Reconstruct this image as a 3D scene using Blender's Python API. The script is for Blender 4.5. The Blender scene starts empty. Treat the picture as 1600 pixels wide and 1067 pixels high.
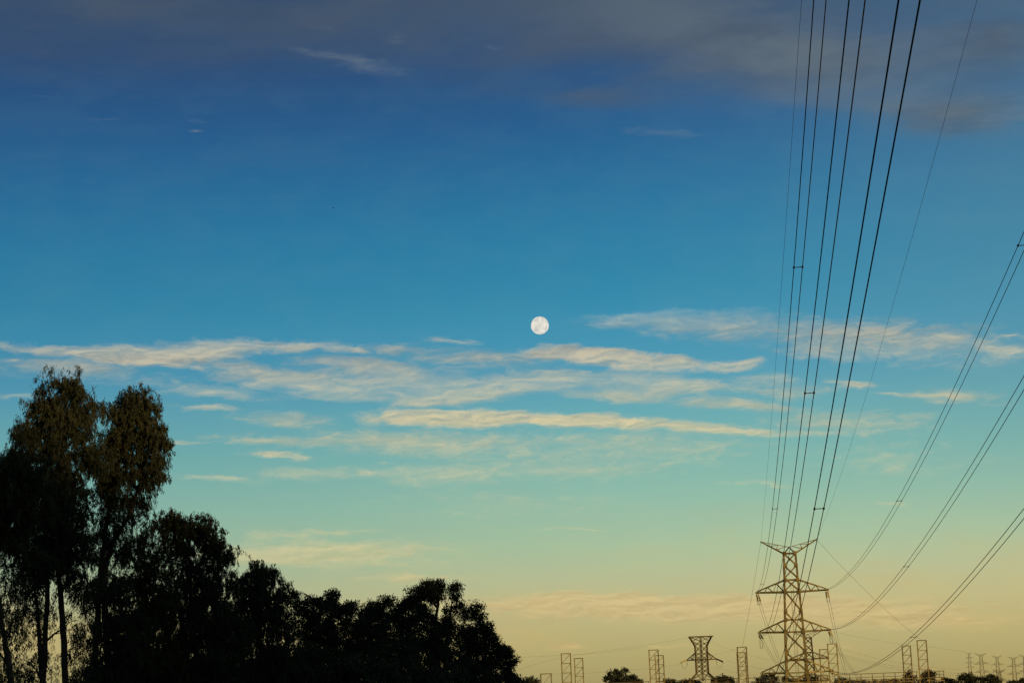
import bpy, math, random
import numpy as np
from mathutils import Vector, Matrix
rng = np.random.default_rng(7)
random.seed(7)
R = math.radians
scene = bpy.context.scene
COL = scene.collection

# ------------------------------------------------------------------ camera
FPX, PITCH, ROLL = 3111.0, R(10.33), R(2.2)      # focal length in px of the 1600 px wide photograph

def ray(x, y):
    u = (x - 800) / FPX
    v = -(y - 533.5) / FPX
    c, s = math.cos(ROLL), math.sin(ROLL)
    u, v = u * c + v * s, -u * s + v * c
    d = Vector((u, math.cos(PITCH) - v * math.sin(PITCH), math.sin(PITCH) + v * math.cos(PITCH)))
    return d.normalized()

def at(x, y, Y):
    d = ray(x, y)
    return d * (Y / d.y)

cam_d = bpy.data.cameras.new('camera')
cam = bpy.data.objects.new('camera', cam_d)
COL.objects.link(cam)
cam_d.sensor_width = 36
cam_d.lens = FPX / 1600 * 36
cam_d.clip_start = 0.1
cam_d.clip_end = 90000
cam.matrix_world = Matrix.Rotation(R(90) + PITCH, 4, 'X') @ Matrix.Rotation(-ROLL, 4, 'Z')
scene.camera = cam

# ------------------------------------------------------------------ sun, exposure
SUN_AZ, SUN_EL = R(128), R(5)          # low sun behind the camera, to the right
sd = bpy.data.lights.new('sun', 'SUN')
sd.energy = 3.4
sd.angle = R(0.6)
sd.color = (1.0, 0.70, 0.32)
sun = bpy.data.objects.new('sun', sd)
COL.objects.link(sun)
sv = Vector((math.sin(SUN_AZ) * math.cos(SUN_EL), math.cos(SUN_AZ) * math.cos(SUN_EL), math.sin(SUN_EL)))
sun.rotation_euler = sv.to_track_quat('Z', 'Y').to_euler()
sun.location = sv * 300
vs = scene.view_settings
vs.view_transform = 'Standard'
vs.look = 'None'
vs.exposure = 0
vs.gamma = 1
vs.use_curve_mapping = False

# ------------------------------------------------------------------ world: sky and clouds
def lin(c):
    return tuple(((v / 255) / 12.92 if v / 255 <= .04045 else ((v / 255 + .055) / 1.055) ** 2.4) for v in c)

def azel(x, y):
    d = ray(x, y)
    return math.degrees(math.atan2(d.x, d.y)), math.degrees(math.asin(d.z))

world = bpy.data.worlds.new('World')
scene.world = world
world.use_nodes = True
nt = world.node_tree
nt.nodes.clear()
N, L = nt.nodes, nt.links

def mth(op, a, b=None, c=None, clamp=False):
    n = N.new('ShaderNodeMath')
    n.operation = op
    n.use_clamp = clamp
    for i, v in enumerate((a, b, c)):
        if v is None:
            continue
        if isinstance(v, (int, float)):
            n.inputs[i].default_value = v
        else:
            L.new(v, n.inputs[i])
    return n.outputs[0]

def smooth(v, a, b):
    n = N.new('ShaderNodeMapRange')
    n.interpolation_type = 'SMOOTHSTEP'
    L.new(v, n.inputs[0])
    n.inputs[1].default_value = a
    n.inputs[2].default_value = b
    return n.outputs[0]

def ramp(v, lo, hi, stops, interp='LINEAR'):
    m = mth('DIVIDE', mth('SUBTRACT', v, lo), hi - lo, clamp=True)
    n = N.new('ShaderNodeValToRGB')
    L.new(m, n.inputs[0])
    cr = n.color_ramp
    cr.interpolation = interp
    stops = sorted(stops)
    while len(cr.elements) < len(stops):
        cr.elements.new(0.5)
    for e, (p, c) in zip(cr.elements, stops):
        e.position = min(1, max(0, (p - lo) / (hi - lo)))
        e.color = (*lin(c), 1)
    return n.outputs[0]

def mix(f, a, b, mode='MIX'):
    n = N.new('ShaderNodeMix')
    n.data_type = 'RGBA'
    n.blend_type = mode
    for i, v in ((0, f), (6, a), (7, b)):
        if isinstance(v, (int, float)):
            n.inputs[i].default_value = v
        elif isinstance(v, tuple):
            n.inputs[i].default_value = (*v, 1)
        else:
            L.new(v, n.inputs[i])
    return n.outputs[2]

tc = N.new('ShaderNodeTexCoord')
sep = N.new('ShaderNodeSeparateXYZ')
L.new(tc.outputs['Generated'], sep.inputs[0])
AZ = mth('MULTIPLY', mth('ARCTAN2', sep.outputs[0], sep.outputs[1]), 57.29578)
EL = mth('MULTIPLY', mth('ARCSINE', sep.outputs[2]), 57.29578)
cmb = N.new('ShaderNodeCombineXYZ')
L.new(AZ, cmb.inputs[0])
L.new(EL, cmb.inputs[1])
AE = cmb.outputs[0]

def vmap(vec, loc=(0, 0, 0), rot=0, scale=(1, 1, 1), kind='POINT'):
    n = N.new('ShaderNodeMapping')
    n.vector_type = kind
    L.new(vec, n.inputs[0])
    n.inputs[1].default_value = loc
    n.inputs[2].default_value = (0, 0, rot)
    n.inputs[3].default_value = scale
    return n.outputs[0]

def noise(vec, scale, detail=6, rough=.55, dist=0.0, out=0):
    n = N.new('ShaderNodeTexNoise')
    L.new(vec, n.inputs['Vector'])
    n.inputs['Scale'].default_value = scale
    n.inputs['Detail'].default_value = detail
    n.inputs['Roughness'].default_value = rough
    n.inputs['Distortion'].default_value = dist
    return n.outputs[out]

# directions are bent a little by noise so that no cloud edge is a plain ellipse
wn = noise(vmap(AE, scale=(.55, 1.9, 1)), 1.0, 5, .55, out=1)
wsub = N.new('ShaderNodeVectorMath'); wsub.operation = 'SUBTRACT'
L.new(wn, wsub.inputs[0]); wsub.inputs[1].default_value = (.5, .5, .5)
wmul = N.new('ShaderNodeVectorMath'); wmul.operation = 'MULTIPLY'
L.new(wsub.outputs[0], wmul.inputs[0]); wmul.inputs[1].default_value = (2.0, .46, 0)
wadd = N.new('ShaderNodeVectorMath'); wadd.operation = 'ADD'
L.new(AE, wadd.inputs[0]); L.new(wmul.outputs[0], wadd.inputs[1])
AEW = wadd.outputs[0]

def blobs(lst, vec):
    tot = None
    for (x, y, rx, ry, ang, st) in lst:
        a0, e0 = azel(x, y)
        c, s = math.cos(R(ang)), math.sin(R(ang))
        a1, e1 = azel(x + c * rx, y + s * rx)
        a2, e2 = azel(x - s * ry, y + c * ry)
        rot = math.atan2(e1 - e0, a1 - a0)
        sx = math.hypot(a1 - a0, e1 - e0)
        sy = math.hypot(a2 - a0, e2 - e0)
        m = vmap(vec, (a0, e0, 0), rot, (sx, sy, 1), 'TEXTURE')
        g = N.new('ShaderNodeTexGradient')
        g.gradient_type = 'QUADRATIC_SPHERE'
        L.new(m, g.inputs[0])
        if tot is None:
            tot = mth('MULTIPLY', g.outputs[1], st)
        else:
            tot = mth('MULTIPLY_ADD', g.outputs[1], st, tot)
    return tot

# clear sky: colour by elevation, a little by azimuth
def E(y):
    return azel(800, y)[1]
stops = [(-6, (118, 104, 66)), (E(1100), (166, 147, 92)), (E(1050), (177, 163, 107)), (E(1000), (189, 177, 121)),
         (E(950), (194, 186, 134)), (E(905), (186, 191, 147)), (E(860), (171, 194, 157)), (E(790), (148, 190, 168)),
         (E(720), (125, 182, 174)), (E(650), (104, 171, 179)), (E(590), (80, 156, 181)), (E(530), (64, 148, 178)),
         (E(460), (49, 137, 171)), (E(370), (42, 125, 164)), (E(280), (38, 110, 154)), (E(190), (38, 93, 141)),
         (E(90), (41, 78, 122)), (E(0), (47, 73, 106)), (32, (44, 64, 98)), (60, (36, 54, 86)), (90, (32, 48, 78))]
sky = ramp(EL, -6, 90, stops)
# away from the frame the warm band goes on all round; a slight fall-off to the left as in the picture
left = smooth(AZ, 13, -22)
sky = mix(mth('MULTIPLY', left, .42), sky, mix(1.0, sky, lin((176, 192, 214)), 'MULTIPLY'))
right = mth('MULTIPLY', smooth(AZ, 2, 18), smooth(EL, 2, 9))
sky = mix(mth('MULTIPLY', right, .30), sky, lin((104, 136, 146)))

nsk = N.new('ShaderNodeTexSky')
nsk.sky_type = 'NISHITA'
nsk.sun_disc = False
nsk.sun_elevation = SUN_EL
nsk.sun_rotation = SUN_AZ
nsk.altitude = 50
nsk.air_density = 1.2
nsk.dust_density = 2.0
nadd = mix(1.0, nsk.outputs[0], (.004, .004, .004), 'MULTIPLY')
sky = mix(1.0, sky, nadd, 'ADD')

# fine cirrus streak noises
streak = noise(vmap(AEW, rot=R(-3), scale=(.62, 3.4, 1)), 1.0, 10, .66, .35)
streak2 = noise(vmap(AEW, loc=(.05, -.30, 0), rot=R(-3), scale=(.62, 3.4, 1)), 1.0, 10, .66, .35)
puff = noise(vmap(AEW, rot=R(9), scale=(1.7, 5.0, 1)), 1.0, 9, .62, .3)
wide = noise(vmap(AE, loc=(5, 3, 0), rot=R(-4), scale=(.10, .42, 1)), 1.0, 7, .58, .6)

# warm, bright bands in the middle of the sky
BAND = [(60, 545, 120, 15, 1, 1.3), (215, 552, 150, 26, -2, 1.7), (330, 548, 130, 27, -4, 1.7), (470, 541, 150, 17, 0, 1.35),
        (160, 556, 130, 16, 2, 1.2), (560, 548, 60, 11, 0, .9), (300, 575, 160, 14, 3, .8),
        (700, 532, 62, 9, 3, 1.1), (860, 552, 110, 16, 2, 1.5), (960, 556, 150, 20, 5, 1.9), (1060, 566, 120, 17, 4, 1.6),
        (1160, 569, 62, 16, -4, 1.8), (900, 578, 60, 9, 0, .9), (1000, 575, 130, 13, 5, 1.0),
        (640, 654, 150, 15, 1, 1.7), (740, 655, 130, 20, 0, 2.1), (700, 645, 150, 10, 1, 1.2), (850, 655, 150, 18, 3, 1.5),
        (980, 663, 190, 18, 2, 1.7), (1130, 672, 170, 15, 3, 1.3), (1280, 676, 150, 13, 0, .9),
        (1480, 530, 140, 26, 0, 1.2), (1370, 515, 90, 18, 3, 1.1), (1570, 550, 100, 22, 0, 1.2), (1590, 522, 60, 10, 0, .8),
        (1322, 600, 72, 12, 4, 1.5), (1400, 615, 60, 7, 2, .7), (1390, 672, 90, 10, -6, .9),
        (315, 637, 95, 9, 4, 1.35), (430, 712, 95, 12, 1, 1.5), (345, 748, 100, 11, 3, 1.0), (300, 690, 110, 7, 3, .8),
        (560, 741, 48, 11, -2, 1.2), (735, 736, 60, 7, -4, .9), (600, 726, 40, 6, 0, .7), (825, 708, 60, 10, -8, .6),
        (20, 618, 60, 12, 0, .8), (15, 563, 50, 8, 3, .9), (1380, 640, 50, 6, -4, .5), (1480, 695, 60, 8, 4, .5),
        (885, 1008, 60, 8, 0, 1.2), (1040, 1010, 60, 5, 0, .8), (505, 830, 180, 8, -1, .9), (900, 828, 120, 4, 1, .9),
        (1190, 758, 130, 6, 1, 1.0), (1395, 788, 80, 5, 0, .8), (1180, 952, 620, 36, 0, 2.1), (930, 942, 320, 24, 0, 1.8), (1430, 975, 300, 20, 0, 1.0), (480, 866, 380, 32, 0, 1.6), (1300, 1010, 300, 12, 0, .8), (640, 905, 260, 14, 0, .7), (560, 855, 240, 16, 0, .55), (420, 838, 110, 12, 0, .6)]
WISP = [(330, 610, 150, 16, 6, .8), (440, 655, 130, 16, 4, .7), (620, 690, 200, 24, 2, .7), (420, 690, 160, 14, 3, .6), (480, 740, 160, 16, 0, .5), (700, 740, 170, 20, -2, .6), (1000, 590, 120, 14, 3, .8), (1200, 590, 90, 12, 0, .7), (900, 735, 200, 20, 0, .5), (1480, 620, 140, 16, 2, .6), (420, 588, 200, 24, 8, .9), (500, 600, 150, 22, 7, 1.1), (560, 570, 150, 18, 4, .8), (640, 600, 190, 34, 2, .9), (680, 622, 110, 12, -8, 1.2),
        (740, 612, 120, 24, -6, 1.0), (810, 602, 110, 16, 2, 1.1), (870, 590, 130, 22, 0, .8), (960, 618, 90, 11, 0, 1.1),
        (1075, 602, 90, 15, 0, 1.2), (1000, 608, 190, 24, 0, .5), (1150, 632, 130, 12, 2, .8), (1060, 498, 210, 22, -2, .75),
        (1130, 512, 160, 34, 0, .55), (980, 500, 90, 12, -4, .9), (1300, 520, 170, 38, 0, .65), (1450, 540, 240, 48, 2, .6),
        (1230, 610, 110, 18, 0, .6), (1330, 660, 220, 30, 0, .5), (760, 560, 160, 22, 2, .6), (620, 545, 80, 16, 0, .5),
        (800, 700, 330, 46, -2, .42), (1050, 700, 260, 44, 0, .42), (1290, 550, 130, 20, 0, .5), (120, 575, 190, 26, 2, .6),
        (800, 790, 420, 60, 0, .22), (1400, 720, 220, 50, 0, .28)]
bb = blobs([(x, y, rx * 1.15, ry * 1.22, a_, s_) for x, y, rx, ry, a_, s_ in BAND], AEW)
wt = mth('ADD', mth('MULTIPLY', streak, .5), mth('MULTIPLY', puff, .5))
a1 = smooth(mth('ADD', bb, mth('MULTIPLY', mth('SUBTRACT', wt, .5), 3.4)), .08, 1.2)
a1 = mth('MULTIPLY', a1, smooth(bb, 0, .35))
ww = blobs([(x, y, rx * 1.2, ry * 1.3, a_, s_ * 1.4) for x, y, rx, ry, a_, s_ in WISP], AEW)
a2 = smooth(mth('ADD', ww, mth('MULTIPLY', mth('SUBTRACT', wt, .5), 4.4)), -.05, 1.35)
a2 = mth('MULTIPLY', mth('MULTIPLY', a2, smooth(ww, 0, .28)), .68)
cover = mth('MAXIMUM', mth('MULTIPLY', a1, .76), a2)
relief = mth('ADD', .55, mth('MULTIPLY', mth('SUBTRACT', streak2, streak), 4.0), clamp=True)
lit = ramp(EL, 0, 20, [(E(1060), (212, 186, 124)), (E(940), (218, 194, 138)), (E(830), (212, 202, 156)), (E(740), (220, 208, 164)), (E(655), (236, 212, 158)), (E(600), (214, 202, 168)),
                       (E(550), (220, 200, 162)), (E(495), (160, 182, 182)), (E(150), (110, 130, 150))])
shd = ramp(EL, 0, 20, [(E(1060), (184, 162, 108)), (E(940), (196, 174, 122)), (E(830), (180, 190, 150)), (E(740), (166, 186, 164)), (E(655), (184, 178, 148)), (E(600), (146, 172, 172)),
                       (E(550), (158, 156, 142)), (E(495), (110, 160, 180)), (E(150), (80, 100, 125))])
ccol = mix(relief, shd, lit)
sky = mix(cover, sky, ccol)

# thin milky veil round the middle bands
mv = mth('MULTIPLY', smooth(mth('ADD', ww, mth('MULTIPLY', mth('SUBTRACT', wide, .5), 1.6)), -.1, 1.3), smooth(ww, 0, .4))
sky = mix(mth('MULTIPLY', mth('MULTIPLY', mv, mth('SUBTRACT', 1.0, cover)), .62), sky, shd)
# the clear air itself is a little uneven
mott = noise(vmap(AE, loc=(9, 1, 0), scale=(.5, 1.1, 1)), 1, 5, .6)
sky = mix(mth('MULTIPLY', smooth(mott, .38, .66), .04), sky, lin((120, 150, 160)))

# warm veil low over the horizon, uneven long streaks
veil = mth('MULTIPLY', smooth(mth('ADD', wide, mth('MULTIPLY', EL, -.035)), .36, .60), smooth(EL, 6.2, 2.6))
veil = mth('MULTIPLY', veil, smooth(EL, .6, 2.0))
sky = mix(mth('MULTIPLY', veil, .45), sky, lin((204, 176, 112)))

# grey-violet cloud sheet across the top of the picture
TOPC = [(1000, 30, 620, 170, 3, 1.0), (1250, 90, 380, 130, 5, .9), (120, 0, 520, 190, 4, .95), (560, 0, 520, 190, 2, .95),
        (1560, 60, 260, 130, 0, .9), (1500, 180, 220, 70, 0, .7), (900, 150, 300, 40, 3, .4), (1000, -160, 900, 160, 0, 1.2), (200, -150, 500, 160, 0, 1.0)]
tb = blobs(TOPC, AEW)
over = smooth(EL, 20.6, 24)
tb = mth('MAXIMUM', tb, mth('MULTIPLY', over, .8))
ta = smooth(mth('ADD', tb, mth('MULTIPLY', mth('SUBTRACT', wide, .5), 2.0)), -.2, 1.0)
ta = mth('MULTIPLY', mth('MULTIPLY', ta, smooth(tb, 0, .3)), .78)
tcol = mix(smooth(AZ, -6, 12), lin((64, 84, 110)), lin((106, 116, 120)))
tcol = mix(smooth(noise(vmap(AEW, loc=(2, 7, 0), scale=(.16, .5, 1)), 1, 6, .55), .38, .64), tcol, lin((80, 92, 106)))
sky = mix(ta, sky, tcol)
# thin lighter wisps on it
TW = [(560, 98, 140, 30, 13, 1.2), (470, 80, 80, 10, 6, .6), (620, 60, 50, 22, -20, .5), (520, 40, 40, 14, -20, .4), (300, 190, 60, 9, 2, .6), (303, 203, 30, 5, 0, 1.6),
      (1045, 207, 140, 17, 1, 1.0), (760, 75, 90, 16, 0, .4), (170, 190, 90, 8, 0, .4), (1590, 175, 120, 55, 0, .9), (1480, 200, 160, 50, 0, .35), (1180, 60, 200, 70, 0, .4), (60, 150, 90, 10, 0, .4)]
tw = blobs(TW, AEW)
ta2 = mth('MULTIPLY', smooth(mth('ADD', tw, mth('MULTIPLY', mth('SUBTRACT', wt, .5), 2.6)), .0, 2.0), smooth(tw, 0, .4))
sky = mix(mth('MULTIPLY', ta2, .5), sky, lin((134, 144, 148)))

bg = N.new('ShaderNodeBackground')
L.new(sky, bg.inputs[0])
bg.inputs[1].default_value = 1.0
wo = N.new('ShaderNodeOutputWorld')
L.new(bg.outputs[0], wo.inputs[0])
world.cycles.sampling_method = 'MANUAL'
world.cycles.sample_map_resolution = 256

# ------------------------------------------------------------------ materials
def mat(name, c1, c2=None, scale=3.0, rough=.6, metal=0.0, island=False, bump=0.0, spec=.3, trans=0.0, vary=False):
    m = bpy.data.materials.new(name)
    m.use_nodes = True
    t = m.node_tree
    b = t.nodes['Principled BSDF']
    b.inputs['Roughness'].default_value = rough
    b.inputs['Metallic'].default_value = metal
    b.inputs['Specular IOR Level'].default_value = spec
    c2 = c2 or tuple(v * .7 for v in c1)
    if island:
        g = t.nodes.new('ShaderNodeNewGeometry')
        src = g.outputs['Random Per Island']
    else:
        o = t.nodes.new('ShaderNodeTexCoord')
        n = t.nodes.new('ShaderNodeTexNoise')
        n.inputs['Scale'].default_value = scale
        n.inputs['Detail'].default_value = 6
        t.links.new(o.outputs['Object'], n.inputs['Vector'])
        src = n.outputs[0]
        if bump:
            bn = t.nodes.new('ShaderNodeBump')
            bn.inputs['Strength'].default_value = bump
            t.links.new(src, bn.inputs['Height'])
            t.links.new(bn.outputs[0], b.inputs['Normal'])
    r = t.nodes.new('ShaderNodeValToRGB')
    r.color_ramp.elements[0].color = (*c1, 1)
    r.color_ramp.elements[1].color = (*c2, 1)
    if not island:
        r.color_ramp.elements[0].position = .35
        r.color_ramp.elements[1].position = .65
    t.links.new(src, r.inputs[0])
    col = r.outputs[0]
    if vary:                                   # every member gets its own random tone, for contrast
        oi = t.nodes.new('ShaderNodeObjectInfo')
        mr_ = t.nodes.new('ShaderNodeMapRange')
        mr_.inputs[3].default_value = .5
        mr_.inputs[4].default_value = 1.1
        t.links.new(oi.outputs['Random'], mr_.inputs[0])
        vm = t.nodes.new('ShaderNodeVectorMath')
        vm.operation = 'SCALE'
        t.links.new(col, vm.inputs[0])
        t.links.new(mr_.outputs[0], vm.inputs['Scale'])
        col = vm.outputs[0]
    t.links.new(col, b.inputs['Base Color'])
    if trans:
        b.inputs['Transmission Weight'].default_value = trans
    return m

M_STEEL = mat('galvanised_steel', (.40, .285, .072), (.18, .12, .034), 1.1, .6, .0, vary=True)
M_STEELD = mat('weathered_steel', (.22, .15, .05), (.11, .075, .03), 1.1, .7, .0, vary=True)
M_WIRE = mat('conductor_aluminium', (.045, .042, .038), (.03, .03, .028), 2, .7, .0)
M_GLASS = mat('insulator_glaze', (.72, .54, .17), (.60, .44, .13), 3, .25, .0, spec=.6)
M_GLASSD = mat('insulator_dark_glaze', (.05, .035, .02), (.03, .02, .015), 3, .35, .0, spec=.4)
M_LEAF = mat('eucalyptus_leaf', (.030, .034, .012), (.042, .040, .016), island=True, rough=.65, spec=.15)
M_LEAFLIT = mat('lit_olive_leaf', (.060, .052, .014), (.038, .038, .013), island=True, rough=.65, spec=.15)  # lighter leaf copy, the look of lit foliage put into its colour
M_LEAFD = mat('dark_leaf', (.032, .034, .015), (.040, .040, .018), island=True, rough=.7, spec=.1)
M_BARK = mat('bark', (.10, .065, .045), (.05, .035, .025), 6, .85, bump=.4, spec=.1)
M_BARKR = mat('reddish_bark', (.12, .06, .036), (.07, .04, .026), 5, .8, bump=.4, spec=.15)
M_GROUND = mat('dry_grass_ground', (.10, .085, .045), (.06, .06, .03), .08, .95, bump=.3, spec=.05)
M_BIRD = mat('bird_feathers', (.04, .04, .045), (.03, .03, .03), 20, .8)

# ------------------------------------------------------------------ helpers
class MB:
    def __init__(self):
        self.v, self.f = [], []

    def _prof(self, p, q, prof, up=None):
        p, q = Vector(p), Vector(q)
        d = (q - p).normalized()
        up = Vector(up) if up else (Vector((0, 0, 1)) if abs(d.z) < .9 else Vector((0, 1, 0)))
        x = d.cross(up).normalized()
        y = x.cross(d)
        i = len(self.v)
        n = len(prof)
        for e in (p, q):
            for a, b in prof:
                self.v.append(tuple(e + x * a + y * b))
        for k in range(n):
            self.f.append((i + k, i + (k + 1) % n, i + n + (k + 1) % n, i + n + k))
        self.f.append(tuple(range(i + n - 1, i - 1, -1)))
        self.f.append(tuple(range(i + n, i + 2 * n)))
        return self

    def bar(self, p, q, w, up=None):
        h = w / 2
        return self._prof(p, q, [(-h, -h), (h, -h), (h, h), (-h, h)], up)

    def angle(self, p, q, w, up=None):                       # L-shaped angle iron
        h, t = w / 2, w * .22
        return self._prof(p, q, [(-h, -h), (h, -h), (h, -h + t), (-h + t, -h + t), (-h + t, h), (-h, h)], up)

    def tube(self, pts, rad, n=6):
        pts = [Vector(p) for p in pts]
        if not hasattr(rad, '__len__'):
            rad = [rad] * len(pts)
        i0 = len(self.v)
        for k, p in enumerate(pts):
            d = (pts[min(k + 1, len(pts) - 1)] - pts[max(k - 1, 0)]).normalized()
            up = Vector((0, 0, 1)) if abs(d.z) < .9 else Vector((0, 1, 0))
            x = d.cross(up).normalized()
            y = x.cross(d)
            for j in range(n):
                a = 2 * math.pi * j / n
                self.v.append(tuple(p + (x * math.cos(a) + y * math.sin(a)) * rad[k]))
        for k in range(len(pts) - 1):
            for j in range(n):
                a, b = i0 + k * n + j, i0 + k * n + (j + 1) % n
                self.f.append((a, b, b + n, a + n))
        self.f.append(tuple(range(i0 + n - 1, i0 - 1, -1)))
        e = i0 + (len(pts) - 1) * n
        self.f.append(tuple(range(e, e + n)))
        return self

    def build(self, name, material, parent=None, smooth=False):
        me = bpy.data.meshes.new(name)
        me.from_pydata(self.v, [], self.f)
        me.materials.append(material)
        if smooth:
            me.polygons.foreach_set('use_smooth', [True] * len(me.polygons))
        o = bpy.data.objects.new(name, me)
        COL.objects.link(o)
        o.parent = parent
        return o

def tag(o, label=None, cat=None, group=None, kind=None):
    for k, v in (('label', label), ('category', cat), ('group', group), ('kind', kind)):
        if v:
            o[k] = v
    return o

def empty(name, loc=(0, 0, 0), rz=0.0):
    o = bpy.data.objects.new(name, None)
    COL.objects.link(o)
    o.location = loc
    o.rotation_euler = (0, 0, rz)
    o.empty_display_size = .5
    return o

def copy_tree(o, parent=None):
    c = o.copy()
    COL.objects.link(c)
    c.parent = parent
    for ch in list(o.children):
        copy_tree(ch, c)
    return c

def insulator(p, q, r=.13, n=12, material=None, parent=None, name='insulator_string'):
    p, q = Vector(p), Vector(q)
    pts, rad = [], []
    for k in range(n):
        for f, rr in ((0, .25), (.3, .3), (.42, 1.0), (.62, .9), (.72, .3)):
            pts.append(p.lerp(q, (k + f) / n))
            rad.append(r * rr)
    pts.append(q)
    rad.append(r * .25)
    return MB().tube(pts, rad, 8).build(name, material or M_GLASS, parent)

# ------------------------------------------------------------------ ground
def gz(x, y):
    sg = lambda t_: 1 / (1 + math.exp(-max(-50, min(50, t_))))
    fall = sg((y - 190) / 28)
    z = -1.7 - 6.9 * fall - 1.0 * sg((y - 45) / 12)
    z += 39 * math.exp(-((y + 125) / 52) ** 2) * sg((x + 110) / 25)     # unseen hill added behind the camera to shade the left-hand trees
    z += .25 * math.sin(x * .11) * math.cos(y * .09) * min(1, math.hypot(x, y) / 30)
    return z

def axis(lim):
    a = [0.0]
    s = 4.0
    while a[-1] < lim:
        a.append(a[-1] + s)
        if a[-1] > 200:
            s *= 1.09
    return [-v for v in a[:0:-1]] + a
ax, ay = axis(30000), axis(30000)
gv = [(x, y, gz(x, y)) for y in ay for x in ax]
nx = len(ax)
gf = [(j * nx + i, j * nx + i + 1, (j + 1) * nx + i + 1, (j + 1) * nx + i) for j in range(len(ay) - 1) for i in range(nx - 1)]
g = MB(); g.v, g.f = gv, gf
tag(g.build('ground', M_GROUND, smooth=True), kind='structure')

# ------------------------------------------------------------------ moon
MD = 40000.0
mc = ray(843.5, 508.5) * MD
mb = MB()
mr = MD * 14.0 / FPX * math.cos(R(1))
nu, nv = 64, 32
for j in range(nv + 1):
    th = math.pi * j / nv
    for i in range(nu):
        ph = 2 * math.pi * i / nu
        mb.v.append((mr * math.sin(th) * math.cos(ph), mr * math.sin(th) * math.sin(ph), mr * math.cos(th)))
for j in range(nv):
    for i in range(nu):
        a, b = j * nu + i, j * nu + (i + 1) % nu
        mb.f.append((a, a + nu, b + nu, b))
mm = bpy.data.materials.new('moon_surface')
mm.use_nodes = True
t = mm.node_tree
t.nodes.clear()
o_ = t.nodes.new('ShaderNodeOutputMaterial')
em = t.nodes.new('ShaderNodeEmission')
oc = t.nodes.new('ShaderNodeTexCoord')
n1 = t.nodes.new('ShaderNodeTexNoise')
n1.inputs['Scale'].default_value = 1.9 / mr
n1.inputs['Detail'].default_value = 5
n1.inputs['Roughness'].default_value = .6
mp = t.nodes.new('ShaderNodeMapping')
mp.inputs[1].default_value = (mr * .9, 0, mr * .35)
rp = t.nodes.new('ShaderNodeValToRGB')
rp.color_ramp.elements[0].position = .38
rp.color_ramp.elements[0].color = (*lin((198, 197, 192)), 1)
rp.color_ramp.elements[1].position = .60
rp.color_ramp.elements[1].color = (*lin((236, 231, 217)), 1)
t.links.new(oc.outputs['Object'], mp.inputs[0])
t.links.new(mp.outputs[0], n1.inputs['Vector'])
t.links.new(n1.outputs[0], rp.inputs[0])
t.links.new(rp.outputs[0], em.inputs[0])
t.links.new(em.outputs[0], o_.inputs[0])
moon = mb.build('moon', mm, smooth=True)
moon.location = mc
tag(moon, 'pale full moon hanging in clear blue sky just above the cloud band', 'moon')

# ------------------------------------------------------------------ transmission tower
HEAD = R(6)
NV = Vector((math.cos(HEAD), -math.sin(HEAD), 0))
HV = Vector((math.sin(HEAD), math.cos(HEAD), 0))
T0 = NV * 9.85 + HV * math.sqrt(338 ** 2 - 9.85 ** 2)
BASE = -9.0
LV = [(0, 3.3), (5, 2.55), (9.6, 1.95), (12.6, 1.7), (15.9, 1.6), (19.2, 1.5), (22.6, 1.35), (26.0, 1.2), (28.1, 1.1), (30.2, 1.02), (32.2, .95)]
ARMS = [(12.5, 14.5), (19.2, 21.2), (25.8, 27.8)]        # lower and upper chord heights
HALF = 5.75

def hw(z):
    for (a, wa), (b, wb) in zip(LV, LV[1:]):
        if a <= z <= b:
            return wa + (wb - wa) * (z - a) / (b - a)
    return LV[-1][1]

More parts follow.
